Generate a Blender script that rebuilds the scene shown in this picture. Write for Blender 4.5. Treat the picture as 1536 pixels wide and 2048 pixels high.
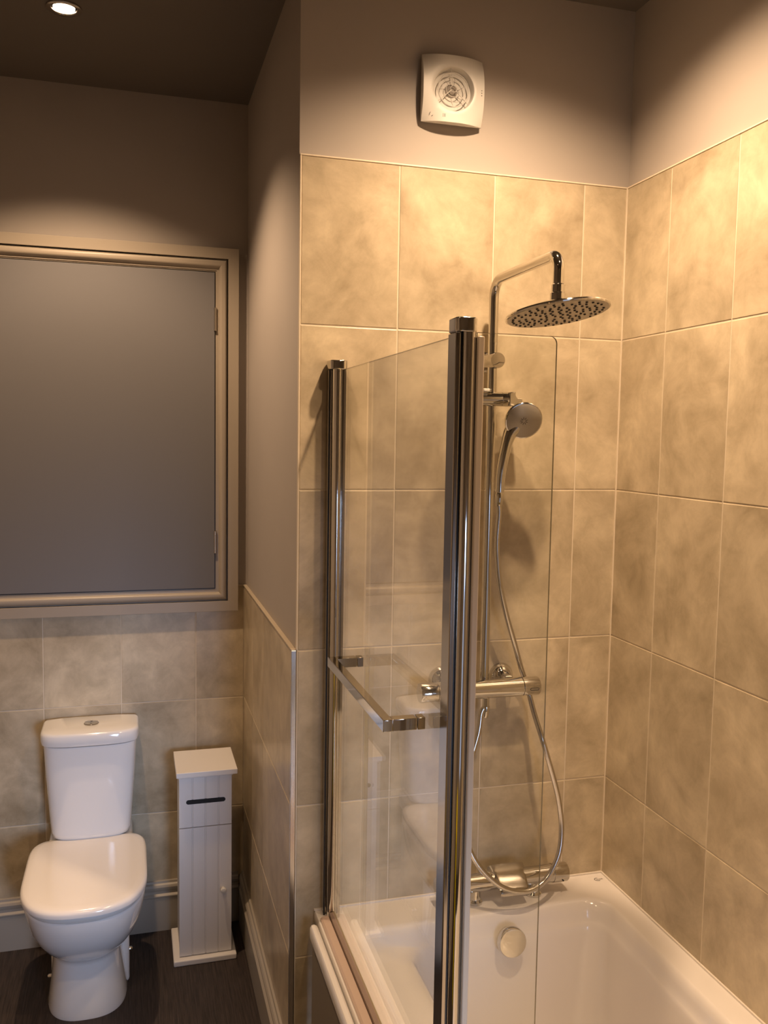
import bpy, bmesh, math, random
from mathutils import Vector, Matrix
PI = math.pi
S = bpy.context.scene
for o in list(bpy.data.objects):
    bpy.data.objects.remove(o)
COL = S.collection

# ------------------------------------------------------------------ camera
CAM = (-0.3918, -2.1502, 1.7724)
cd = bpy.data.cameras.new('camera'); cam = bpy.data.objects.new('camera', cd); COL.objects.link(cam)
RV = Vector((0.961765, -0.273381, 0.016482)); UV_ = Vector((0.007232, 0.085512, 0.996311)); FV = Vector((0.273782, 0.958097, -0.084219))
m = Matrix.Identity(4)
for i in range(3):
    m[i][0] = RV[i]; m[i][1] = UV_[i]; m[i][2] = -FV[i]; m[i][3] = CAM[i]
cam.matrix_world = m
cd.sensor_fit = 'VERTICAL'; cd.sensor_height = 36; cd.lens = 1768.14 / 2048 * 36
cd.clip_start = .02
S.camera = cam

# ------------------------------------------------------------------ light and exposure
S.view_settings.view_transform = 'Standard'; S.view_settings.look = 'None'
S.view_settings.gamma = 1; S.view_settings.use_curve_mapping = False
S.view_settings.exposure = 0.0
w = bpy.data.worlds.new('world'); S.world = w; w.use_nodes = True
w.node_tree.nodes['Background'].inputs[0].default_value = (.5, .62, .9, 1)
w.node_tree.nodes['Background'].inputs[1].default_value = 0.0
LAMP = (1.0, .68, .42)
CEIL = 2.898
LIGHTS = [  # x, y, watts, spot degrees, blend, label
    (-.557, .452, 92, 118, .6, 'small round downlight in the ceiling above the toilet'),
    (.44, -.48, 112, 140, .8, 'downlight over the shower end of the bath'),
    (.47, -1.08, 84, 124, .8, 'downlight over the middle of the bath'),
    (-.60, -1.35, 54, 112, .8, 'downlight in front of the window wall'),
]
DAY = (.50, .66, 1.0); DAY_W = .55; DAY_BEAM = 2.9

# room size: x to the right along the shower end wall, y away from the camera, z up
W, D = .882, .988
XL, YF, YR = -1.30, -3.0, .988
ZT, ZD = 2.4417, 1.2364            # top of the shower tiles, top of the dado tiles
TW, TH = .2532, .403

# ------------------------------------------------------------------ helpers
def tag(o, label=None, cat=None, group=None, kind=None):
    if label: o['label'] = label
    if cat: o['category'] = cat
    if group: o['group'] = group
    if kind: o['kind'] = kind
    return o
def thing(name, label, cat, loc=(0, 0, 0), group=None):
    o = bpy.data.objects.new(name, None); COL.objects.link(o); o.location = loc
    o.empty_display_size = .05
    return tag(o, label, cat, group)
def part(name, bm, mat, parent=None, ang=35, label=None, bevel=0, kind=None, smooth=True):
    """link a bmesh as one mesh object; geometry is given in world space"""
    me = bpy.data.meshes.new(name)
    bmesh.ops.recalc_face_normals(bm, faces=bm.faces)
    if parent is not None:
        org = Vector((0, 0, 0)); p = parent
        while p is not None:
            org += p.location; p = p.parent
        bmesh.ops.translate(bm, verts=bm.verts, vec=-org)
    bm.to_mesh(me); bm.free()
    for mm in (mat if isinstance(mat, (list, tuple)) else [mat]): me.materials.append(mm)
    o = bpy.data.objects.new(name, me); COL.objects.link(o); o.parent = parent
    if smooth:
        for f in me.polygons: f.use_smooth = True
        me.set_sharp_from_angle(angle=math.radians(ang))
    if bevel:
        b = o.modifiers.new('bevel', 'BEVEL'); b.width = bevel; b.segments = 3
        b.limit_method = 'ANGLE'; b.angle_limit = math.radians(40)
    if label: o['label'] = label
    if kind: o['kind'] = kind
    return o
def B(): return bmesh.new()
def box(bm, x0, x1, y0, y1, z0, z1, mi=0):
    vs = [bm.verts.new(p) for p in ((x0,y0,z0),(x1,y0,z0),(x1,y1,z0),(x0,y1,z0),(x0,y0,z1),(x1,y0,z1),(x1,y1,z1),(x0,y1,z1))]
    for f in ((0,3,2,1),(4,5,6,7),(0,1,5,4),(1,2,6,5),(2,3,7,6),(3,0,4,7)):
        fc = bm.faces.new([vs[i] for i in f]); fc.material_index = mi
    return bm
def loft(bm, rings, cap0=True, cap1=True, closed=True, mi=0):
    R = [[bm.verts.new(p) for p in r] for r in rings]
    n = len(R[0])
    for a, b in zip(R, R[1:]):
        for i in range(n if closed else n-1):
            j = (i+1) % n
            f = bm.faces.new((a[i], a[j], b[j], b[i])); f.material_index = mi
    if cap0: bm.faces.new(R[0][::-1]).material_index = mi
    if cap1: bm.faces.new(R[-1]).material_index = mi
    return R
def frame(t):
    t = t.normalized(); a = Vector((0,0,1)) if abs(t.z) < .9 else Vector((1,0,0))
    u = t.cross(a).normalized(); return u, t.cross(u).normalized()
def tube(bm, pts, rad, n=24, cap=True, mi=0):
    pts = [Vector(p) for p in pts]
    rads = rad if isinstance(rad, (list, tuple)) else [rad]*len(pts)
    rings = []; u = None
    for i, p in enumerate(pts):
        a = pts[max(i-1,0)]; b = pts[min(i+1,len(pts)-1)]
        t = (b-a)
        if t.length < 1e-9: t = pts[-1]-pts[0]
        t.normalize()
        if u is None: u, v = frame(t)
        else:
            u = (u - t*u.dot(t)).normalized(); v = t.cross(u)
        v = t.cross(u).normalized()
        rings.append([p + (u*math.cos(2*PI*k/n) + v*math.sin(2*PI*k/n))*rads[i] for k in range(n)])
    loft(bm, rings, cap, cap, mi=mi)
    return bm
def lathe(bm, c, axis, prof, n=40, mi=0):
    """prof: (distance along axis, radius)"""
    c = Vector(c); t = Vector(axis).normalized(); u, v = frame(t)
    rings = [[c + t*d + (u*math.cos(2*PI*k/n) + v*math.sin(2*PI*k/n))*max(r, 1e-5) for k in range(n)] for d, r in prof]
    loft(bm, rings, mi=mi); return bm
def arc(c, a, b, r, n=8):
    """points of a bend from direction a to direction b around corner c"""
    c, a, b = Vector(c), Vector(a).normalized(), Vector(b).normalized()
    th = math.acos(max(-1, min(1, a.dot(b)))); d = r*math.tan(th/2)
    s = c - a*d; o = s + (b - a*a.dot(b)).normalized()*r
    n1 = (s-o)
    k = n1.cross(a).normalized()
    return [o + Matrix.Rotation(th*i/n, 3, k) @ n1 for i in range(n+1)]
def spline(pts, sub=8):
    P = [Vector(p) for p in pts]; P = [P[0]*2-P[1]] + P + [P[-1]*2-P[-2]]; out = []
    for i in range(1, len(P)-2):
        for k in range(sub):
            t = k/sub
            out.append(.5*((2*P[i]) + (-P[i-1]+P[i+1])*t + (2*P[i-1]-5*P[i]+4*P[i+1]-P[i+2])*t*t + (-P[i-1]+3*P[i]-3*P[i+1]+P[i+2])*t**3))
    out.append(P[-2]); return out
def prism(bm, poly, axis, a, b, mi=0):
    """poly of 2-D points extruded along axis x / y / z from a to b"""
    def P(q, t):
        return {'x': (t, q[0], q[1]), 'y': (q[0], t, q[1]), 'z': (q[0], q[1], t)}[axis]
    return loft(bm, [[P(q, a) for q in poly], [P(q, b) for q in poly]], mi=mi)
def rrect(x0, x1, y0, y1, r, z, n=8):
    out = []
    for cx, cy, a0 in ((x1-r, y1-r, 0), (x0+r, y1-r, 90), (x0+r, y0+r, 180), (x1-r, y0+r, 270)):
        for k in range(n+1):
            a = math.radians(a0 + 90*k/n); out.append((cx+r*math.cos(a), cy+r*math.sin(a), z))
    return out
def dring(cx, hw, yf, yb, z, n=2.6, N=56, bk=7):
    """D-shaped outline: straight-ish back at yb, rounded front at yf"""
    ym = yb - (yb-yf)*.55; out = []
    for k in range(N):
        a = 2*PI*k/N; c, s = math.cos(a), math.sin(a)
        x = cx + hw*math.copysign(abs(c)**(2/(n if s < 0 else bk)), c)
        L = (ym-yf) if s < 0 else (yb-ym)
        y = ym + L*math.copysign(abs(s)**(2/(n if s < 0 else bk)), s)
        out.append((x, y, z))
    return out

# ------------------------------------------------------------------ materials
class NT:
    def __init__(s, name):
        s.m = bpy.data.materials.new(name); s.m.use_nodes = True; s.t = s.m.node_tree
        s.b = s.t.nodes['Principled BSDF']; s.out = s.t.nodes['Material Output']
    def n(s, kind, **kw):
        nd = s.t.nodes.new('ShaderNode'+kind)
        for k, v in kw.items():
            if k.startswith('i_'):
                key = k[2:]; key = int(key) if key.isdigit() else key.replace('_', ' ')
                nd.inputs[key].default_value = v
            else: setattr(nd, k, v)
        return nd
    def l(s, a, b): s.t.links.new(a, b)
def pbr(name, col, rough=.5, metal=0, coat=0, spec=.5, bump=0, bscale=200, var=0, vscale=6):
    q = NT(name); q.b.inputs['Base Color'].default_value = (*col, 1)
    q.b.inputs['Roughness'].default_value = rough; q.b.inputs['Metallic'].default_value = metal
    q.b.inputs['Coat Weight'].default_value = coat; q.b.inputs['Coat Roughness'].default_value = .03
    q.b.inputs['Specular IOR Level'].default_value = spec
    g = q.n('NewGeometry')
    if var:
        nz = q.n('TexNoise', i_Scale=vscale, i_Detail=4.0); q.l(g.outputs['Position'], nz.inputs['Vector'])
        mx = q.n('Mix', data_type='RGBA'); mx.inputs[6].default_value = (*[c*(1-var) for c in col], 1)
        mx.inputs[7].default_value = (*[min(1, c*(1+var)) for c in col], 1)
        q.l(nz.outputs[0], mx.inputs[0]); q.l(mx.outputs[2], q.b.inputs['Base Color'])
    if bump:
        nz = q.n('TexNoise', i_Scale=bscale, i_Detail=3.0); q.l(g.outputs['Position'], nz.inputs['Vector'])
        bp = q.n('Bump', i_Strength=bump, i_Distance=.001); q.l(nz.outputs[0], bp.inputs['Height'])
        q.l(bp.outputs[0], q.b.inputs['Normal'])
    return q.m
def tile_mat():
    q = NT('stone_tile'); g = q.n('NewGeometry')
    rnd = q.n('Math', operation='MULTIPLY'); rnd.inputs[1].default_value = 37.0
    q.l(g.outputs['Random Per Island'], rnd.inputs[0])
    cmb = q.n('CombineXYZ'); q.l(rnd.outputs[0], cmb.inputs[0]); q.l(rnd.outputs[0], cmb.inputs[2])
    add = q.n('VectorMath', operation='ADD'); q.l(g.outputs['Position'], add.inputs[0]); q.l(cmb.outputs[0], add.inputs[1])
    n1 = q.n('TexNoise', i_Scale=3.6, i_Detail=7.0, i_Roughness=.62, i_Distortion=.7); q.l(add.outputs[0], n1.inputs['Vector'])
    n2 = q.n('TexNoise', i_Scale=13.0, i_Detail=6.0, i_Roughness=.65, i_Distortion=.4); q.l(add.outputs[0], n2.inputs['Vector'])
    r1 = q.n('ValToRGB'); q.l(n1.outputs[0], r1.inputs[0])
    e = r1.color_ramp.elements
    e[0].position = .30; e[0].color = (.40, .325, .215, 1)
    e[1].position = .68; e[1].color = (.69, .59, .42, 1)
    e2 = r1.color_ramp.elements.new(.50); e2.color = (.56, .47, .33, 1)
    r2 = q.n('ValToRGB'); q.l(n2.outputs[0], r2.inputs[0])
    e = r2.color_ramp.elements
    e[0].position = .32; e[0].color = (.80, .79, .76, 1); e[1].position = .62; e[1].color = (1.05, 1.05, 1.05, 1)
    mx = q.n('Mix', data_type='RGBA', blend_type='MULTIPLY'); mx.inputs[0].default_value = 1
    q.l(r1.outputs[0], mx.inputs[6]); q.l(r2.outputs[0], mx.inputs[7])
    mr = q.n('MapRange'); mr.inputs[3].default_value = .93; mr.inputs[4].default_value = 1.05
    q.l(g.outputs['Random Per Island'], mr.inputs[0])
    sc = q.n('VectorMath', operation='SCALE'); q.l(mx.outputs[2], sc.inputs[0]); q.l(mr.outputs[0], sc.inputs['Scale'])
    q.l(sc.outputs[0], q.b.inputs['Base Color'])
    q.b.inputs['Roughness'].default_value = .30; q.b.inputs['Specular IOR Level'].default_value = .5
    n3 = q.n('TexNoise', i_Scale=60.0, i_Detail=4.0); q.l(add.outputs[0], n3.inputs['Vector'])
    bp = q.n('Bump', i_Strength=.05, i_Distance=.002); q.l(n3.outputs[0], bp.inputs['Height']); q.l(bp.outputs[0], q.b.inputs['Normal'])
    return q.m
def floor_mat():
    q = NT('dark_vinyl_floor'); g = q.n('NewGeometry')
    mp = q.n('Mapping'); mp.inputs['Scale'].default_value = (150, 5, 1); q.l(g.outputs['Position'], mp.inputs['Vector'])
    n1 = q.n('TexNoise', i_Scale=1.6, i_Detail=6.0, i_Roughness=.7); q.l(mp.outputs[0], n1.inputs['Vector'])
    r1 = q.n('ValToRGB'); q.l(n1.outputs[0], r1.inputs[0]); e = r1.color_ramp.elements
    e[0].position = .35; e[0].color = (.014, .010, .009, 1); e[1].position = .68; e[1].color = (.066, .048, .041, 1)
    q.l(r1.outputs[0], q.b.inputs['Base Color']); q.b.inputs['Roughness'].default_value = .6
    bp = q.n('Bump', i_Strength=.25, i_Distance=.001); q.l(n1.outputs[0], bp.inputs['Height']); q.l(bp.outputs[0], q.b.inputs['Normal'])
    return q.m
def glass_mat():
    """thin clear pane: straight-through transmission plus a mirror share that grows at grazing angles"""
    q = NT('clear_glass'); g = q.n('NewGeometry')
    dt = q.n('VectorMath', operation='DOT_PRODUCT'); q.l(g.outputs['Normal'], dt.inputs[0]); q.l(g.outputs['Incoming'], dt.inputs[1])
    ab = q.n('Math', operation='ABSOLUTE'); q.l(dt.outputs['Value'], ab.inputs[0])
    om = q.n('Math', operation='SUBTRACT'); om.inputs[0].default_value = 1; q.l(ab.outputs[0], om.inputs[1])
    pw = q.n('Math', operation='POWER'); q.l(om.outputs[0], pw.inputs[0]); pw.inputs[1].default_value = 5
    ma = q.n('Math', operation='MULTIPLY_ADD'); q.l(pw.outputs[0], ma.inputs[0]); ma.inputs[1].default_value = .96; ma.inputs[2].default_value = .04
    tr = q.n('BsdfTransparent'); tr.inputs[0].default_value = (.965, .97, .955, 1)
    gl = q.n('BsdfGlossy', i_Roughness=0.0); gl.inputs[0].default_value = (1, 1, 1, 1)
    mx = q.n('MixShader'); q.l(ma.outputs[0], mx.inputs[0]); q.l(tr.outputs[0], mx.inputs[1]); q.l(gl.outputs[0], mx.inputs[2])
    q.l(mx.outputs[0], q.out.inputs['Surface']); return q.m
def emit_mat(name, col, s):
    q = NT(name); q.b.inputs['Base Color'].default_value = (*col, 1)
    q.b.inputs['Emission Color'].default_value = (*col, 1); q.b.inputs['Emission Strength'].default_value = s
    return q.m

PAINT = pbr('taupe_wall_paint', (.43, .385, .345), .62, bump=.06, bscale=260, var=.03)
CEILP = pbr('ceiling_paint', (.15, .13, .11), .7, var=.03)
TILE = tile_mat()
GROUT = pbr('cream_grout', (.70, .61, .47), .7)
FLOOR = floor_mat()
WOOD = pbr('taupe_satin_woodwork', (.40, .345, .275), .38, bump=.04, bscale=120)
DOORP = pbr('grey_blue_door_paint', (.18, .175, .18), .55, bump=.05, bscale=150)
SKIRT = pbr('skirting_paint', (.40, .36, .30), .35)
TRIMW = pbr('cream_tile_trim', (.78, .68, .53), .3)
ALU = pbr('polished_aluminium', (.80, .80, .82), .16, 1)
CHROME = pbr('chrome', (.66, .64, .60), .06, 1)
CHROME2 = pbr('satin_chrome', (.50, .47, .43), .14, 1)
DARKG = pbr('black_rubber_and_shade', (.012, .011, .010), .4)  # rubber parts; also painted shade in the door gap, paper slot and duct
CERAM = pbr('white_ceramic', (.86, .85, .83), .12, coat=.6)
ACRYL = pbr('white_acrylic', (.80, .765, .73), .14, coat=.5)
PLAST = pbr('white_plastic', (.68, .665, .63), .4)
PLASD = pbr('shaded_plastic', (.30, .27, .24), .45)  # light fan plastic, darkened to paint the shade inside the opening
MDF = pbr('white_painted_wood', (.82, .80, .78), .42, bump=.05, bscale=90)
GLASS = glass_mat()
GEDGE = pbr('glass_edge', (.30, .25, .14), .15)
SEAL = pbr('clear_vinyl_seal', (.56, .43, .35), .3)
SEALB = pbr('beige_vinyl_seal', (.46, .37, .27), .2)
TRIMD = pbr('taupe_tile_trim', (.50, .42, .31), .3)
SEALD = pbr('grey_vinyl_seal', (.30, .22, .18), .3)
GREYF = pbr('grey_spray_face', (.42, .38, .33), .35, .3)
HOSEM = pbr('silver_hose', (.62, .59, .54), .2, 1)
INK = pbr('grey_print', (.06, .055, .05), .5)
PANEL = pbr('taupe_bath_panel', (.24, .205, .155), .4)
STEEL = pbr('steel_hinge', (.60, .55, .48), .3, 1)
YEL = pbr('yellow_plastic', (.85, .74, .01), .4)

# ------------------------------------------------------------------ room shell
def struct(name, bm, mat, parent=None, **k):
    o = part(name, bm, mat, parent, smooth=False, **k); o['kind'] = 'structure'; return o
T = .12
struct('floor', box(B(), XL-T, W+T, YF-T, D+T, -.1, 0), FLOOR)
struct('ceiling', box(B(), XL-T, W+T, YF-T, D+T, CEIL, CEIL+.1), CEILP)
# the boxed-out block behind the shower: its front is the shower end wall, its left side the return wall
P_ = .009   # painted plaster lies this far behind the tile faces
wall_back = struct('wall_back', box(B(), 0, W+.01, P_, D+T, 0, CEIL), PAINT)
wall_right = struct('wall_right', box(B(), W+P_, W+T, YF, P_, 0, CEIL), PAINT)
wall_far = struct('wall_far', box(B(), XL-T, 0, D+P_, D+T, 0, CEIL), PAINT)
struct('wall_left', box(B(), XL-T, XL, YF, D+T, 0, CEIL), PAINT)

def tiles(u_lines, z_lines, place, gap=.0028, depth=.008, parent=None, name='wall_tiles'):
    """rows of real tiles with softened edges in front of a grout bed"""
    bm = B()
    for u0, u1 in zip(u_lines, u_lines[1:]):
        for z0, z1 in zip(z_lines, z_lines[1:]):
            if u1-u0 < .012: continue
            g = gap/2; r = .0016
            a0, a1, b0, b1 = u0+g, u1-g, z0+g, z1-g
            rings = [[(a0, -depth, b0), (a1, -depth, b0), (a1, -depth, b1), (a0, -depth, b1)],
                     [(a0, -r, b0), (a1, -r, b0), (a1, -r, b1), (a0, -r, b1)],
                     [(a0+r*.35, -r*.35, b0+r*.35), (a1-r*.35, -r*.35, b0+r*.35), (a1-r*.35, -r*.35, b1-r*.35), (a0+r*.35, -r*.35, b1-r*.35)],
                     [(a0+r, 0, b0+r), (a1-r, 0, b0+r), (a1-r, 0, b1-r), (a0+r, 0, b1-r)]]
            loft(bm, [[place(*p) for p in q] for q in rings])
    o = part(name, bm, TILE, parent, ang=20); 
    return o
def grout(u0, u1, z0, z1, place, parent):
    bm = B(); c = [place(u, d, z) for d in (-P_, -.0012) for u, z in ((u0, z0), (u1, z0), (u1, z1), (u0, z1))]
    loft(bm, [c[:4], c[4:]]); return part('grout_bed', bm, GROUT, parent, smooth=False)
# rows (from the top): 2.4417 2.0424 1.6394 1.2364 .8334 .4304 .0274
ZR = [.0, .0274, .4304, .8334, 1.2364, 1.6394, 2.0424, ZT]
back_place = lambda u, d, z: (u, -d, z)            # faces -y, d negative goes into the wall
c1 = .2497
tiles([0.003, c1, c1+TW, c1+2*TW, W], ZR, back_place, parent=wall_back)
grout(0.002, W, 0, ZT, back_place, wall_back)
right_place = lambda u, d, z: (W-d, -u, z)
d1 = .2025
tiles([0.0, d1] + [d1+TW*k for k in range(1, 12)], ZR, right_place, parent=wall_right)
grout(0, d1+TW*11, 0, ZT, right_place, wall_right)
far_place = lambda u, d, z: (-u, D-d, z)
e1 = .1793
tiles([0.010, e1] + [e1+TW*k for k in range(1, 5)], [0, .0274, .4304, .8334, ZD], far_place, parent=wall_far)
grout(0.010, -XL, 0, ZD, far_place, wall_far)
ret_place = lambda u, d, z: (-.010-d, u, z)
tiles([0.004, .50, .747, D], [0, .0274, .4304, .8334, ZD], ret_place, parent=wall_back, name='side_tiles')
bm = B(); box(bm, -.0088, 0, .002, D, 0, ZD-.001); part('grout_bed', bm, GROUT, wall_back, smooth=False)
# trims
struct('trim_1', box(B(), -.0125, -.0002, -.003, .0045, .0, ZD+.001), ALU, bevel=.001)                     # metal corner strip
struct('trim_2', box(B(), 0.0, .0032, -.0012, P_, ZD+.002, ZT+.003), TRIMW, bevel=.0008)                    # cream strip up the tile edge
struct('trim_3', box(B(), 0.0, W, -.0014, P_, ZT-.0005, ZT+.0032), TRIMW, bevel=.0008)
struct('trim_4', box(B(), W-.0014, W+P_, -3, 0, ZT-.0005, ZT+.0032), TRIMW, bevel=.0008)
struct('trim_5', box(B(), -.0125, -.0002, .002, D+.004, ZD-.001, ZD+.0035), TRIMD, bevel=.0008)
struct('trim_6', box(B(), XL, -.0125, D-.0015, D+P_, ZD-.001, ZD+.0035), TRIMD, bevel=.0008)

struct('trim_7', box(B(), W-.0030, W, -.0030, 0, .5535, ZT), TRIMW)                                          # grout in the corner
bm = B(); box(bm, .052, W, -.0045, 0, .5522, .5565); box(bm, W-.0045, W, -1.7, -.0045, .5522, .5565)
struct('trim_8', bm, pbr('white_sealant', (.80, .74, .66), .35))                                             # sealant round the bath

# skirting: a board with an ogee moulding along its top
SK = [(0, 0), (.018, 0), (.018, .122), (.0205, .126), (.0205, .130), (.0135, .136), (.0125, .144), (.0165, .152), (.0175, .160), (.0135, .167), (.0075, .171), (.006, .178), (0, .180)]
bm = B(); loft(bm, [[(x, D-a, z) for a, z in SK] for x in (-.0285, XL)])
struct('baseboard_far', bm, SKIRT)
bm = B(); loft(bm, [[(-.010-a, y, z) for a, z in SK] for y in (.001, D-.0005)])
struct('baseboard_side', bm, SKIRT)

# front wall with a frosted window (behind the photographer)
wx0, wx1, wz0, wz1 = .0, .70, .35, 1.50
bm = B()
box(bm, XL-T, wx0, YF-T, YF, 0, CEIL); box(bm, wx1, W+T, YF-T, YF, 0, CEIL)
box(bm, wx0, wx1, YF-T, YF, 0, wz0); box(bm, wx0, wx1, YF-T, YF, wz1, CEIL)
struct('wall_front', bm, PAINT)
win = struct('window_1', box(B(), wx0, wx1, YF-.07, YF-.062, wz0, wz1), emit_mat('daylight_in_frosted_glass', DAY, DAY_W))
bm = B()
for a in ((wx0, wx1, wz0, wz0+.045), (wx0, wx1, wz1-.045, wz1), (wx0, wx0+.045, wz0+.045, wz1-.045), (wx1-.045, wx1, wz0+.045, wz1-.045)):
    box(bm, a[0], a[1], YF-.06, YF-.015, a[2], a[3])
fr = part('window_frame', bm, PLAST, win, smooth=False)

# daylight falling in through the window
ad = bpy.data.lights.new('daylight', 'AREA'); ad.energy = DAY_BEAM; ad.color = DAY; ad.shape = 'RECTANGLE'
ad.size = wx1-wx0-.1; ad.size_y = wz1-wz0-.1; ad.spread = math.radians(34)
ao = bpy.data.objects.new('daylight', ad); COL.objects.link(ao)
ao.location = ((wx0+wx1)/2, YF+.004, (wz0+wz1)/2)
ao.rotation_euler = (Vector((-.42, .95, .45))-Vector(ao.location)).to_track_quat('-Z', 'Y').to_euler()

# ------------------------------------------------------------------ ceiling downlights
def downlight(x, y, watts, ang, blend, label):
    t = thing('ceiling_downlight', label, 'light', (x, y, CEIL), 'round downlights in the bathroom ceiling')
    bm = B(); lathe(bm, (x, y, CEIL), (0, 0, -1), [(-.0, .046), (.004, .046), (.006, .042), (.0055, .034), (.001, .031), (0.0, .031)])
    part('bezel', bm, CHROME2, t)
    bm = B(); lathe(bm, (x, y, CEIL), (0, 0, -1), [(-.0, .028), (.0015, .028), (.0055, .022), (.007, .010), (.0072, .0005)])
    part('bulb', bm, emit_mat('warm_lit_bulb', LAMP, 26), t, label='glowing warm bulb')
    ld = bpy.data.lights.new('lamp', 'SPOT'); ld.energy = watts; ld.color = LAMP
    ld.spot_size = math.radians(ang); ld.spot_blend = blend; ld.shadow_soft_size = .026
    lo = bpy.data.objects.new('lamp', ld); COL.objects.link(lo); lo.parent = t; lo.location = (0, 0, -.012)
for a in LIGHTS: downlight(*a)

# ------------------------------------------------------------------ bath
def build_bath():
    x0, x1, y0, y1, Z = .052, W-.001, -1.70, -.001, .552
    t = thing('bath', 'white acrylic bath set between the tiled walls under the shower', 'bath', (.45, -.85, 0))
    bm = B()
    rings = []
    N = 8
    def R(a, b, c, d, r, z): rings.append(rrect(a, b, c, d, r, z, N))
    R(x0+.002, x1, y0+.002, y1, .004, Z-.035)
    R(x0, x1, y0, y1, .004, Z-.03)
    R(x0, x1, y0, y1, .004, Z-.004)
    R(x0+.002, x1-.001, y0+.002, y1-.001, .004, Z)
    R(.122, .822, -1.60, -.112, .060, Z)
    R(.126, .818, -1.598, -.117, .060, Z-.001)
    R(.131, .813, -1.595, -.123, .060, Z-.005)
    R(.137, .808, -1.59, -.130, .060, Z-.013)
    R(.146, .805, -1.585, -.135, .058, Z-.024)
    R(.160, .803, -1.58, -.138, .056, Z-.034)
    R(.185, .801, -1.575, -.141, .054, Z-.041)
    R(.215, .799, -1.57, -.143, .052, Z-.046)
    R(.245, .797, -1.565, -.146, .050, Z-.050)
    R(.256, .795, -1.56, -.148, .050, Z-.053)
    R(.263, .793, -1.56, -.151, .050, Z-.060)
    R(.268, .791, -1.555, -.154, .050, Z-.075)
    R(.276, .786, -1.54, -.160, .055, Z-.12)
    R(.292, .774, -1.48, -.178, .065, Z-.25)
    R(.306, .762, -1.42, -.200, .08, Z-.34)
    R(.322, .748, -1.38, -.225, .09, Z-.375)
    R(.350, .720, -1.33, -.265, .09, Z-.392)
    R(.40, .67, -1.25, -.33, .08, Z-.398)
    loft(bm, rings, cap0=False, cap1=True)
    o = part('tub', bm, ACRYL, t, ang=50)
    # round overflow and waste control on the end slope
    c = Vector((.529, -.157, .496)); ax = Vector((0, -1, .12)).normalized()
    bm = B(); lathe(bm, c, ax, [(-.004, .030), (.004, .031), (.010, .036), (.014, .0375), (.026, .0375), (.030, .0355), (.031, .030), (.0315, .0005)])
    ov = part('overflow_control', bm, CHROME, t, label='round chrome overflow control')
    # small oval printed mark on the rim in the corner
    bm = B(); zc = Z+.0004
    def stroke(pts, wd=.0009):
        P = [Vector((p[0], p[1], zc)) for p in pts]
        L = []; Rr = []
        for i, p in enumerate(P):
            d = (P[min(i+1, len(P)-1)] - P[max(i-1, 0)]).normalized(); nn = Vector((-d.y, d.x, 0))*wd
            L.append(bm.verts.new(p+nn)); Rr.append(bm.verts.new(p-nn))
        for i in range(len(P)-1): bm.faces.new((L[i], L[i+1], Rr[i+1], Rr[i]))
    cx, cy = .852, -.036
    stroke([(cx-.002+.0085*math.cos(a), cy+.0075*math.sin(a)) for a in [math.radians(70+i*13) for i in range(19)]])
    for k, (dx, hh) in enumerate(((-.004, .004), (.0, .0035), (.004, .0045), (.008, .0035), (.0115, .005))):
        stroke([(cx+dx-.001, cy-hh*.6), (cx+dx+.0005, cy+hh*.8), (cx+dx+.002, cy-hh*.3)], .0006)
    part('printed_mark', bm, INK, t, smooth=False, label='small grey printed oval mark')
    return t
bath = build_bath()
# bath front panel with a rounded capping
t = part('side_panel', box(B(), .034, .046, -1.70, -.072, 0, .525), PANEL, bath, smooth=False, label='taupe side panel')
bm = B(); pr_ = [(.047, .525), (.047, .549), (.044, .5535), (.038, .556), (.031, .5545), (.027, .549), (.0265, .525)]
ys = [(-1.70, 1), (-.080, 1), (-.073, .96), (-.068, .82), (-.066, .6)]
loft(bm, [[(.0368+(a-.0368)*k, y, .540+(z-.540)*k) for a, z in pr_] for y, k in ys])
part('capping', bm, ACRYL, t, label='white rounded capping strip')

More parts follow.
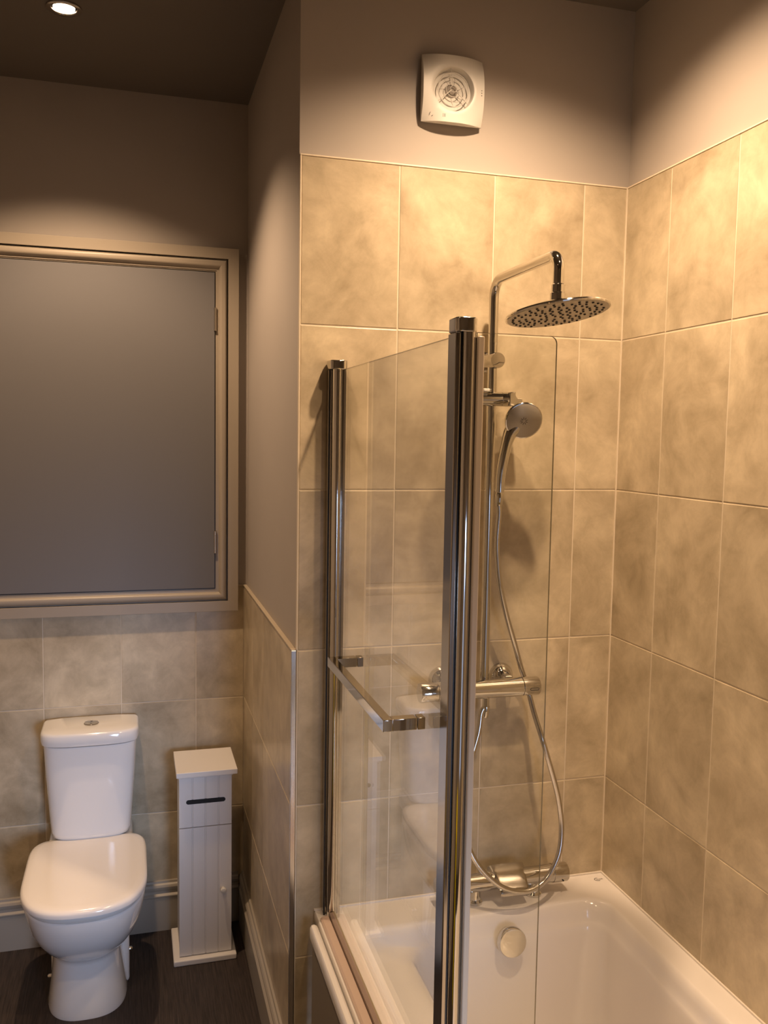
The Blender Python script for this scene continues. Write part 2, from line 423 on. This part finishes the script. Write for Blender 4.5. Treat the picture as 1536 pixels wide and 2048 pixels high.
# ------------------------------------------------------------------ folding shower screen
def build_screen():
    XG = .092; Z0, Z1 = .556, 1.934
    t = thing('shower_screen', 'folding clear glass bath screen with chrome uprights on the bath edge', 'shower screen', (XG, -.45, .55))
    def pane(name, bmx, e):
        return bmx
    # first pane, along the bath edge
    def glass_box(x0, x1, y0, y1, z0, z1, thin):
        bm = B(); box(bm, x0, x1, y0, y1, z0, z1)
        bm.normal_update()
        for f in bm.faces:
            n = f.normal
            if abs(n['xyz'.index(thin)]) < .5: f.material_index = 1
        return bm
    part('glass_pane', glass_box(XG-.003, XG+.003, -.845, -.040, Z0+.012, Z1-.004, 'x'), [GLASS, GEDGE], t, smooth=False)
    # second pane folded inwards across the bath, with a rounded top corner
    yp = -.874; xa, xb = .116, .250
    poly = [(xa, Z0+.012), (xb, Z0+.012)]
    for k in range(9):
        a = math.radians(90*k/8); poly.append((xb-.012+.012*math.cos(a), Z1-.012+.012*math.sin(a)))
    poly.append((xa, Z1))
    bm = B(); prism(bm, poly, 'y', yp-.002, yp+.002); bm.normal_update()
    for f in bm.faces:
        if abs(f.normal.y) < .5: f.material_index = 1
    part('glass_pane', bm, [GLASS, GEDGE], t, smooth=False, label='narrow folded glass pane with rounded corner')
    # wall channel and upright
    w_ = B(); box(w_,   .070, .108, -.024, -.0008, Z0-.003, Z1); part('wall_channel', w_, CHROME2, t, bevel=.002)
    bm = B(); tube(bm, [(XG-.002, -.037, Z0-.004), (XG-.002, -.037, Z1)], .0130, 32)
    box(bm, XG+.004, XG+.016, -.050, -.026, Z0-.004, Z1)
    part('upright', bm, CHROME, t)
    bm = B(); box(bm, XG-.0215, XG-.018, -.030, -.024, Z0-.004, Z1); part('groove_strip', bm, DARKG, t, smooth=False)
    bm = B(); prism(bm, rr2(.068, .112, -.055, -.001, .012), 'z', Z1, Z1+.022); part('end_cap', bm, CHROME, t, bevel=.002)
    # hinge upright at the free end of the first pane
    yh = -.862
    bm = B(); box(bm, XG-.010, XG-.0015, yh-.012, yh+.024, Z0-.004, Z1); box(bm, XG-.0015, XG+.010, yh+.006, yh+.024, Z0-.004, Z1); part('hinge_channel', bm, CHROME2, t, bevel=.002)
    bm = B(); tube(bm, [(XG+.0125, yh-.006, Z0-.004), (XG+.0125, yh-.006, Z1)], .0118, 36)
    part('hinge_upright', bm, CHROME, t)
    bm = B(); box(bm, XG-.0014, XG+.0006, yh-.010, yh+.005, Z0-.004, Z1); part('groove_strip', bm, DARKG, t, smooth=False)
    bm = B(); prism(bm, rr2(XG-.011, XG+.024, yh-.019, yh+.026, .010), 'z', Z1, Z1+.022); part('end_cap', bm, CHROME, t, bevel=.002)
    bm = B(); box(bm, XG+.0235, XG+.034, yh-.020, yh-.008, Z0-.004, Z1-.006); part('pane_channel', bm, SEALB, t, bevel=.002)
    # vinyl strips along the bottom
    bm = B(); prism(bm, [(.058, .552), (.058, .557), (.062, .561), (.078, .563), (.080, .560), (.080, .552)], 'y', -.90, -.052)
    part('bottom_strip', bm, SEAL, t)
    bm = B(); prism(bm, [(.080, .552), (.081, .568), (.088, .570), (.096, .566), (.099, .552)], 'y', -.845, -.052)
    part('glass_seal', bm, SEALD, t)
    bm = B(); box(bm, .124, xb, yp-.006, yp+.006, .556, .572); part('glass_seal', bm, SEALD, t, bevel=.002)
    # square towel rail standing off the outside of the first pane
    zr = 1.285; h = .0105; ya, yb, xo = -.738, -.315, .022
    rl = B()
    box(rl, xo-h*.8, xo+h*.8, ya-h, yb+h, zr-h, zr+h)
    part_r = part('towel_rail', rl, CHROME, t, bevel=.0012, label='square chrome towel rail')
    for y in (ya, yb):
        b2 = B(); box(b2, xo+h*.8, XG-.018, y-h, y+h, zr-h, zr+h); part('rail_arm', b2, CHROME, part_r, bevel=.001)
        b2 = B(); box(b2, XG-.0165, XG-.0032, y-h, y+h, zr-h, zr+h); part('rail_foot', b2, CHROME2, part_r, bevel=.001)
    return t
def rr2(x0, x1, y0, y1, r, n=6): return [(p[0], p[1]) for p in rrect(x0, x1, y0, y1, r, 0, n)]
build_screen()

# ------------------------------------------------------------------ shower column
XR, YRP = .485, -.055
t = thing('shower_column', 'chrome bar shower with riser pipe and round overhead rose on the tiled end wall', 'shower', (XR, 0, 1.13))
bm = B()
up = [(XR, YRP, 1.14), (XR, YRP, 1.6)]
up += arc((XR, YRP, 2.168), (0, 0, 1), (0, -1, 0), .042, 10)
up += arc((XR, -.405, 2.168), (0, -1, 0), (0, 0, -1), .034, 10)
up += [(XR, -.405, 2.098)]
tube(bm, up, .0122, 28); part('riser_pipe', bm, CHROME, t)
# overhead rose, slightly tilted on its ball joint
hc = Vector((XR, -.405, 2.045)); hax = Vector((.10, -.14, -1)).normalized()
bm = B(); lathe(bm, (XR, -.405, 2.104), (0, 0, -1), [(0, .0125), (.002, .0145), (.018, .0145), (.020, .017), (.036, .017), (.038, .013), (.054, .013)], 8*4)
part('swivel_collar', bm, CHROME, t)
bm = B(); RH = .112
lathe(bm, hc, hax, [(-.012, .016), (-.010, .030), (-.004, RH-.008), (-.001, RH-.001), (.002, RH), (.0045, RH-.001), (.005, RH-.003)], 72)
rose = part('shower_rose', bm, CHROME, t)
bm = B(); lathe(bm, hc+hax*.0046, hax, [(0, RH-.004), (.001, RH-.004), (.0011, .0005)], 72); part('spray_plate', bm, GREYF, rose, label='grey spray plate')
bm = B(); u_, v_ = frame(hax); rnd = random.Random(3)
for j, rr in enumerate((.012, .026, .040, .054, .068, .082, .096)):
    n = int(rr*2*PI/.0175)
    for k in range(n):
        if (k + j) % 6 == 5: continue
        a = 2*PI*k/n + j*.37; c = hc + hax*.0056 + u_*rr*math.cos(a) + v_*rr*math.sin(a)
        lathe(bm, c, hax, [(0, .0029), (.0022, .0025), (.0024, .0002)], 7)
part('spray_nozzles', bm, DARKG, rose, label='rings of dark rubber nozzles')
# wall bracket at the top of the riser
bm = B(); lathe(bm, (XR, 0, 1.968), (0, -1, 0), [(.0005, .026), (.006, .026), (.008, .0235), (.0085, .0195), (.089, .0195), (.091, .0185), (.0915, .0005)], 40)
wb = part('wall_bracket', bm, CHROME2, t)
bm = B(); tube(bm, [(XR-.013, -.0925, 1.955), (XR-.003, -.0925, 1.958), (XR+.003, -.0925, 1.962), (XR+.016, -.0925, 1.962)], .0012, 8); part('engraved_mark', bm, CHROME, wb, label='small wavy engraved mark')
# sliding handset holder
bm = B(); lathe(bm, (.425, -.058, 1.873), (1, -.06, 0), [(0, .0165), (.002, .018), (.082, .018), (.083, .0172), (.084, .018), (.098, .0185)], 36)
part('slider', bm, CHROME, t)
bm = B(); box(bm, .452, .468, -.086, -.070, 1.890, 1.898); part('slider_button', bm, PLAST, t, bevel=.002)
poly = [(.523, -.0178), (.552, -.0178), (.557, -.015), (.5585, -.009), (.5585, .001)]
poly += [(.549+.0095*math.cos(a), .0135+.0105*math.sin(a)) for a in [math.radians(-70-i*20) for i in range(8)]] + [(.523, .0178)]
bm = B(); prism(bm, [(x, 1.873+z) for x, z in poly], 'y', -.082, -.049)
part('handset_clip', bm, CHROME, t, bevel=.005)
# thermostatic bar valve
bm = B(); lathe(bm, (.348, -.075, 1.130), (1, 0, .0), [(0, .0225), (.001, .0245), (.232, .0245), (.233, .0225)], 44)
part('valve_body', bm, CHROME, t)
for x, s, nm in ((.349, -1, 'control_knob'), (.581, 1, 'control_knob')):
    bm = B(); lathe(bm, (x, -.075, 1.130), (s, 0, 0), [(.0, .022), (.0012, .022), (.0015, .0245), (.044, .0250), (.047, .0235), (.0478, .0005)], 44)
    kb = part(nm, bm, CHROME, t)
    if s > 0:
        bm = B(); pts = [(.600+.003*math.cos(a), 1.128+.003*math.sin(a)) for a in [math.radians(90+i*22.5) for i in range(9)]]
        pts += [(.618+.003*math.cos(a), 1.128+.003*math.sin(a)) for a in [math.radians(-90+i*22.5) for i in range(9)]]
        tube(bm, [(p[0], -.0998, p[1]) for p in pts+[pts[0]]], .0007, 6); part('knob_outline', bm, DARKG, kb)
for x in (.385, .555):
    bm = B(); lathe(bm, (x, 0, 1.142), (0, -1, 0), [(.0005, .034), (.004, .034), (.012, .031), (.020, .025), (.026, .018), (.028, .014), (.055, .014)], 44)
    part('wall_flange', bm, CHROME, t)
bm = B(); lathe(bm, (XR, YRP-.018, 1.112), (0, 0, -1), [(0, .0085), (.030, .0085), (.031, .0075), (.032, .005)], 24); part('hose_outlet', bm, CHROME, t)

# ------------------------------------------------------------------ hand shower and hose
t = thing('hand_shower', 'chrome hand shower with round grey face hanging beside the riser pipe', 'hand shower', (.50, -.1, 1.65))
hx = [(.4955, -.098, 1.640), (.4965, -.098, 1.68), (.502, -.099, 1.72), (.510, -.098, 1.755), (.520, -.095, 1.784), (.534, -.093, 1.804)]
bm = B(); tube(bm, spline(hx, 5), [.0118 + .0035*(i/25) + .0075*max(0, (i-15)/10)**1.6 for i in range(26)], 24)
part('handle', bm, CHROME, t)
hc2 = Vector((.546, -.118, 1.820)); hn = Vector((-.16, -.90, -.34)).normalized()
bm = B(); lathe(bm, hc2, hn, [(-.024, .0005), (-.0235, .018), (-.019, .034), (-.011, .043), (-.003, .0470), (.002, .0475), (.004, .0462), (.0045, .044)], 56)
hd = part('spray_head', bm, CHROME, t)
bm = B(); lathe(bm, hc2, hn, [(.0042, .0445), (.0052, .043), (.0053, .0005)], 48); part('spray_face', bm, GREYF, hd, label='matt grey spray face')
bm = B(); u_, v_ = frame(hn)
for k in range(9):
    a = 2*PI*k/9
    tube(bm, [hc2+hn*.0054+(u_*math.cos(a)+v_*math.sin(a))*.004, hc2+hn*.0054+(u_*math.cos(a)+v_*math.sin(a))*.0095], .0006, 6)
part('spray_slots', bm, DARKG, hd)
t = thing('shower_hose', 'silver flexible hose looping down from the hand shower to the bar valve', 'hose', (.5, -.1, 1.1))
hp = [(.4942,-.098,1.606), (0.4957,-0.098,1.5821), (0.4922,-0.098,1.5189), (0.4955,-0.097,1.4678), (0.5055,-0.094,1.4031), (0.5298,-0.085,1.3230), (0.5628,-0.070,1.2396), (0.5935,-0.045,1.1718), (0.6174,-0.038,1.1144), (0.6289,-0.058,1.0516), (0.6402,-0.090,0.9868), (0.6702,-0.104,0.8812), (0.6855,-0.110,0.8142), (0.6896,-0.118,0.7491), (0.6770,-0.130,0.6879), (0.6398,-0.142,0.6358), (0.5955,-0.150,0.6145), (0.5525,-0.152,0.6157), (0.5042,-0.150,0.6356), (0.4557,-0.138,0.6807), (0.4271,-0.124,0.7343), (0.4185,-0.110,0.8016), (0.4226,-0.098,0.8755), (0.4410,-0.088,0.9492), (0.4631,-0.080,1.0174), (.472,-.074,1.066), (XR-.002, YRP-.018, 1.082)]
bm = B(); sp = spline(hp, 10)
tube(bm, sp, .0070, 16); part('hose_tube', bm, HOSEM, t, ang=60)
bm = B(); tube(bm, [(.4955, -.098, 1.639), (.4952, -.098, 1.634), (.4945, -.098, 1.610), (.4942, -.098, 1.606)], [.0095, .0115, .0092, .0075], 24); part('hose_nut', bm, CHROME, t)
bm = B(); tube(bm, [(XR, YRP-.018, 1.084), (XR, YRP-.018, 1.080), (XR-.002, YRP-.018, 1.058), (XR-.004, YRP-.0185, 1.054)], [.0095, .0105, .0088, .0072], 24); part('hose_nut', bm, CHROME, t)

# ------------------------------------------------------------------ bath mixer on the rim
t = thing('bath_mixer_tap', 'chrome bar bath mixer tap standing on the far rim of the bath', 'tap', (.55, -.06, .552))
ym, zm = -.066, .606
bm = B(); lathe(bm, (.405, ym, zm), (1, 0, 0), [(0, .022), (.001, .0235), (.286, .0235), (.287, .022)], 40)
body = part('tap_body', bm, CHROME, t)
for x, s in ((.406, -1), (.690, 1)):
    bm = B(); lathe(bm, (x, ym, zm), (s, 0, 0), [(0, .021), (.001, .021), (.0015, .0250), (.041, .0255), (.044, .024), (.0445, .0005)], 40)
    kb = part('tap_knob', bm, CHROME, t)
    bm = B(); lathe(bm, (x+s*.026, ym-.0215, zm-.013), (0, -1, -.6), [(0, .0022), (.003, .0020), (.0032, .0002)], 12); part('knob_pip', bm, DARKG, kb)
for x in (.470, .640):
    bm = B(); lathe(bm, (x, ym, .5525), (0, 0, 1), [(0, .021), (.006, .021), (.012, .016), (.040, .015)], 32); part('tap_foot', bm, CHROME, t)
# wide flat spout rising from the middle of the bar and reaching over the bath
bm = B(); rings = []
for k in range(11):
    s = k/10; y = -.050 - s*.068; zc = .632 - .020*s - .020*s*s; hw = .052 - .012*s; th = .009 - .003*s
    rings.append([(.562+hw*math.copysign(abs(math.cos(a))**.5, math.cos(a)), y, zc+th*math.copysign(abs(math.sin(a))**.6, math.sin(a))) for a in [2*PI*i/28 for i in range(28)]])
loft(bm, rings); part('spout', bm, CHROME2, t, ang=50)
bm = B(); lathe(bm, (.503, -.078, .632), (0, -.3, 1), [(-.012, .010), (.0, .010), (.006, .008), (.008, .0005)], 24); part('diverter', bm, CHROME, t)

# ------------------------------------------------------------------ extractor fan
def build_fan():
    cx, cz, h = .3785, 2.630, .080; yw = P_
    t = thing('extractor_fan', 'square white extractor fan high on the painted wall above the shower', 'extractor fan', (cx, yw, cz))
    bm = B(); box(bm, cx-.066, cx+.066, yw-.0125, yw-.0005, cz-.068, cz+.068); part('back_box', bm, PLAST, t, bevel=.003)
    # curved front cover, square with a round opening
    N = 72; RO = .053
    def depth(x, z):
        u, v = (x-cx)/h, (z-cz)/h
        return .0015 + .0190*(1-abs(u)**2.4*abs(v)**2.4) - .002*(u*u+v*v)*.5
    yb = yw-.012
    def sq(a, s):
        c, q = math.cos(a), math.sin(a); k = 1/max(abs(c), abs(q)); k = min(k, 1.405)
        return cx+s*h*c*k, cz+s*h*q*k
    def blend(a, f):
        x1_, z1_ = sq(a, 1.0); x0_, z0_ = cx+RO*math.cos(a), cz+RO*math.sin(a)
        return x0_+(x1_-x0_)*f, z0_+(z1_-z0_)*f
    rings = []
    A = [2*PI*k/N + PI/4 for k in range(N)]
    rings.append([(sq(a, 1.0)[0], yb, sq(a, 1.0)[1]) for a in A])
    for f in (1, .985, .9, .75, .6, .45, .3, .15, .05, 0):
        q = []
        for a in A:
            x, z = blend(a, f); d = depth(x, z)
            if f == 1: d -= .0012
            if f < .16: d -= .0012*(1-f/.15)
            q.append((x, yb-d, z))
        rings.append(q)
    for dd, rr in ((-.010, .0515), (-.005, .0505), (.009, .0495)):
        rings.append([(cx+rr*math.cos(a), yb+dd-.006, cz+rr*math.sin(a)) for a in A])
    loft(bm := B(), rings, cap0=False, cap1=False); part('cover', bm, PLAST, t, ang=38)
    bm = B(); lathe(bm, (cx, yw-.002, cz), (0, -1, 0), [(0, .0505), (.001, .0505)], 40); part('duct_shade', bm, DARKG, t)  # black disc paints the shade deep in the duct
    # impeller with curved blades
    bm = B(); lathe(bm, (cx-.002, yw-.003, cz), (0, -1, 0), [(0, .016), (.010, .016), (.013, .012), (.014, .0005)], 32)
    hub = part('impeller_hub', bm, PLASD, t)
    for k in range(7):
        a0 = 2*PI*k/7; bm = B(); r_ = []
        for i in range(6):
            rr = .014+.031*i/5; a = a0+.35*i/5; tw = .9-.3*i/5; c = Vector((cx-.002+rr*math.cos(a), yw-.009, cz+rr*math.sin(a)))
            tang = Vector((-math.sin(a), 0, math.cos(a))); dv = tang*math.cos(tw)*(.006+.004*i/5)+Vector((0, -1, 0))*math.sin(tw)*.005
            nv = dv.cross(Vector((math.cos(a), 0, math.sin(a)))).normalized()*.0006
            r_.append([c+dv+nv, c-dv+nv, c-dv-nv, c+dv-nv])
        loft(bm, r_); part('fan_blade', bm, PLASD, hub)
    # grille of rings and spokes inside the opening
    bm = B(); yg = yb-.013
    for rr, th, cx_o, cz_o in ((.0400, .0014, 0, 0), (.0300, .0009, 0, .001), (.0190, .0008, 0, .002), (.0080, .0008, .001, .003)):
        tube(bm, [(cx+cx_o+rr*math.cos(a), yg, cz+cz_o+rr*math.sin(a)) for a in [2*PI*i/48 for i in range(49)]], th, 8, cap=False)
    for a in (95, 215, 320):
        a = math.radians(a); tube(bm, [(cx+.008*math.cos(a), yg, cz+.003+.008*math.sin(a)), (cx+.0505*math.cos(a+.05), yg+.001, cz+.0505*math.sin(a+.05))], .0011, 8)
    part('grille', bm, PLAST, t)
    # printed marks
    bm = B()
    for dz in (-.006, 0, .006):
        x, z = cx+.0725, cz-.002+dz; lathe(bm, (x, yb-depth(x, z)+.0006, z), (0, -1, 0), [(0, .0012), (.0010, .0012)], 10)
    part('indicator_dots', bm, INK, t, label='column of three small dark dots')
    bm = B()
    for dx in (-.0028, 0, .0028):
        x = cx-.025+dx; z0 = cz-.069
        tube(bm, [(x, yb-depth(x, z0+.008*q)+.0002, z0+.008*q) for q in (0, .5, 1)], .0005, 6)
    part('printed_bars', bm, INK, t, label='three small printed bars')
    bm = B()
    for a0 in (100, 280):
        tube(bm, [(cx-.057+.0045*math.cos(a), yb-depth(cx-.057, cz-.064)+.0001, cz-.064+.0045*math.sin(a)) for a in [math.radians(a0+i*11) for i in range(10)]], .0006, 6)
    part('printed_circle', bm, INK, t, label='small printed broken circle')
build_fan()

# ------------------------------------------------------------------ framed cupboard in the far wall
t = thing('wall_cupboard', 'large flat grey cupboard door in a taupe moulded frame above the toilet', 'cupboard', (-.6, D, 1.2))
fx1, fz0, fz1, fx0 = -.033, 1.151, 2.407, -1.22
yt = D-.0016
def ring_frame(x0, x1, z0, z1, prof, mitre=True):
    """moulding mitred round a rectangle; prof: (inset, y)"""
    bm = B(); rings = []
    for sx, sz in ((0, 0), (1, 0), (1, 1), (0, 1), (0, 0)):
        rings.append([((x0+i) if not sx else (x1-i), y, (z0+i) if not sz else (z1-i)) for i, y in prof])
    rings = rings[:4]
    V = [[bm.verts.new(p) for p in r] for r in rings]; n = len(prof)
    for a in range(4):
        b = (a+1) % 4
        for i in range(n):
            j = (i+1) % n; bm.faces.new((V[a][i], V[a][j], V[b][j], V[b][i]))
    return bm
yf = yt-.020
part('architrave', ring_frame(fx0, fx1, fz0, fz1, [(0, yt+.0), (0, yf+.001), (.001, yf), (.0360, yf), (.0364, yf+.0005), (.0364, yt)]), WOOD, t, ang=30)
pf = [(.0365, yf+.004), (.0365, yf+.013), (.039, yf+.013)]
for k in range(11):
    a = math.radians(180-18*k); pf.append((.0530+.0135*math.cos(a), yf+.012-.012*math.sin(a)))
pf += [(.068, yf+.013), (.0745, yf+.013), (.0745, yf+.016), (.0785, yf+.016), (.0785, yt), (.0365, yt)]
part('frame_moulding', ring_frame(fx0, fx1, fz0, fz1, pf), WOOD, t, ang=25)
dx1, dz0, dz1 = fx1-.0815, fz0+.0820, fz1-.0820
part('cupboard_door', box(B(), fx0+.0815, dx1, yf+.011, yt-.0024, dz0, dz1), DOORP, t, bevel=.001, label='flat grey-blue painted door')
part('gap_shade', box(B(), fx0+.07, fx1-.07, yt-.0022, yt-.0004, fz0+.07, fz1-.07), DARKG, t, smooth=False)  # black sheet paints the shade in the gap round the door
for z in (2.128, 1.358):
    bm = B(); tube(bm, [(dx1+.0015, yf+.008, z+k) for k in (0, .078)], .0042, 12)
    for k in (0, .026, .052, .0775): tube(bm, [(dx1+.0015, yf+.008, z+k-.0006), (dx1+.0015, yf+.008, z+k+.0006)], .0050, 12)
    part('hinge', bm, STEEL, t, label='small steel butt hinge')

# ------------------------------------------------------------------ toilet
def build_toilet():
    cx = -.537
    t = thing('toilet', 'white close-coupled toilet with its lid shut against the far wall', 'toilet', (cx, .7, 0))
    yb = D-.012
    # cistern: tapered, with a bowed front
    def cring(hw, yfr, z, e=3.4): return dring(cx+.006, hw, yfr, yb, z, e, 96, 16)
    bm = B(); loft(bm, [cring(.112, .835, .428), cring(.122, .824, .436), cring(.128, .819, .455), cring(.142, .812, .65), cring(.147, .808, .752)])
    part('cistern', bm, CERAM, t, ang=50)
    bm = B(); loft(bm, [cring(.148, .808, .7535), cring(.153, .800, .757), cring(.155, .797, .770), cring(.155, .797, .789), cring(.1525, .800, .796), cring(.147, .806, .799), cring(.10, .85, .801)])
    lid = part('cistern_lid', bm, CERAM, t, ang=50)
    bm = B(); lathe(bm, (cx+.008, .895, .8), (0, 0, 1), [(0, .024), (.003, .024), (.004, .0225), (.0042, .0005)], 40)
    part('button_ring', bm, CHROME2, lid)
    for s in (-1, 1):
        bm = B(); pts = [(cx+.008+s*(.0012+.0205*abs(math.cos(a))), .895+.0205*math.sin(a)) for a in [math.radians(-84+i*12) for i in range(15)]]
        prism(bm, pts, 'z', .804, .8065); part('flush_button', bm, CHROME, lid)
    # pan
    def p(hw, yf_, yb_, z, e=2.3): return dring(cx, hw, yf_, yb_, z, e, 64)
    bm = B()
    loft(bm, [p(.118, .530, .86, 0, 2.6), p(.119, .528, .86, .012, 2.6), p(.113, .531, .86, .05, 2.6), p(.105, .536, .86, .12, 2.6), p(.101, .540, .86, .165, 2.5), p(.100, .536, .86, .182, 2.4),
              p(.112, .515, .862, .196, 2.3), p(.132, .480, .864, .222), p(.150, .446, .866, .258), p(.164, .416, .866, .30), p(.173, .395, .866, .345), p(.177, .386, .866, .375), p(.176, .386, .866, .385), p(.170, .393, .86, .389)])
    part('pan', bm, CERAM, t, ang=60)
    bm = B(); box(bm, cx-.112, cx+.126, .69, yb, 0, .372); part('pan_back', bm, CERAM, t, bevel=.012)
    bm = B(); box(bm, cx-.128, cx+.138, .835, yb, .368, .4278); part('cistern_shelf', bm, CERAM, t, bevel=.010)
    # seat ring and lid
    bm = B(); loft(bm, [p(.170, .383, .846, .3890, 2.5), p(.171, .381, .848, .394, 2.5), p(.171, .381, .848, .402, 2.5), p(.170, .383, .846, .4065, 2.5)])
    part('seat', bm, PLAST, t, ang=50)
    bm = B(); loft(bm, [p(.176, .376, .848, .4065, 2.6), p(.181, .369, .852, .410, 2.6), p(.182, .368, .853, .420, 2.6), p(.180, .371, .852, .427, 2.6), p(.173, .380, .848, .4315, 2.6), p(.155, .40, .835, .4335, 2.6), p(.10, .46, .79, .4345, 2.6)])
    part('seat_lid', bm, pbr('white_seat_plastic', (.86, .83, .80), .16, coat=.4), t, ang=50)
    for s in (-1, 1):
        bm = B(); lathe(bm, (cx+s*.108 + (.012 if s > 0 else 0), .705 if s < 0 else .80, .050), (s, -.15, 0), [(0, .008), (.012, .0078), (.016, .005), (.0165, .0004)], 20)
        part('screw_cap', bm, CHROME, t)
build_toilet()

# ------------------------------------------------------------------ toilet roll cabinet
t = thing('toilet_roll_cabinet', 'narrow white tongue-and-groove toilet roll cabinet standing beside the toilet', 'cabinet', (-.165, .83, 0))
X0, X1, Y0, Y1 = -.250, -.078, .752, .925
part('plinth', box(B(), -.270, -.062, .732, .945, 0, .020), MDF, t, bevel=.004)
def grooved(z0, z1, mi=0, yfront=Y0):
    """front board with three V grooves"""
    g = .0022; xs = [X0]; wdt = (X1-X0)/4
    prof = [(X0, yfront)]
    for k in (1, 2, 3):
        x = X0+wdt*k; prof += [(x-g*1.6, yfront), (x-g*.6, yfront+.0026), (x+g*.1, yfront+.0006), (x+g*.9, yfront+.0026), (x+g*1.9, yfront)]
    prof += [(X1, yfront), (X1, yfront+.012), (X0, yfront+.012)]
    bm = B(); prism(bm, prof, 'z', z0, z1); return bm
part('cabinet_body', box(B(), X0+.002, X1-.002, Y0+.013, Y1, .020, .640), MDF, t, smooth=False)
dr = part('cabinet_door', grooved(.024, .4665), MDF, t, ang=20)
bm = B(); lathe(bm, (-.106, Y0, .245), (0, -1, 0), [(0, .006), (.006, .005), (.010, .009), (.016, .0105), (.021, .0085), (.023, .0005)], 24); part('knob', bm, PLAST, dr)
up_ = part('front_panel', grooved(.4695, .640), MDF, t, ang=20)
bm = B(); zc = .556
pts = [(-.220+.0075*math.cos(a), zc+.0075*math.sin(a)) for a in [math.radians(90+i*18) for i in range(11)]]
pts += [(-.106+.0075*math.cos(a), zc+.0075*math.sin(a)) for a in [math.radians(-90+i*18) for i in range(11)]]
prism(bm, pts, 'y', Y0-.0006, Y0+.004); part('paper_slot', bm, DARKG, up_, smooth=False, label='black oblong slot for the paper')  # black plug paints the shade inside the slot
bm = B(); box(bm, -.2535, -.0745, .744, .93, .640, .6455); box(bm, -.2565, -.0665, .736, .932, .6455, .651); box(bm, -.2600, -.0620, .722, .935, .651, .668)
part('cabinet_lid', bm, MDF, t, bevel=.0015)

# ------------------------------------------------------------------ yellow tub standing below the camera (mirrored in the chrome uprights)
t = thing('laundry_tub', 'tall yellow plastic laundry tub on the dark floor mirrored in the chrome uprights', 'tub', (-.44, -2.20, 0))
bm = B(); lathe(bm, (-.44, -2.20, 0), (0, 0, 1), [(.001, .150), (.004, .157), (.30, .185), (.545, .205), (.550, .214), (.560, .214), (.562, .207), (.545, .200), (.30, .180), (.010, .150), (.0095, .0005)], 64)
part('tub_body', bm, YEL, t, ang=40)
for s_ in (-1, 1):
    bm = B(); tube(bm, [(-.44+s_*(.206+.030*math.sin(a)), -2.20-.06*math.cos(a), .535) for a in [PI*i/16 for i in range(17)]], .008, 12)
    part('tub_handle', bm, YEL, t)
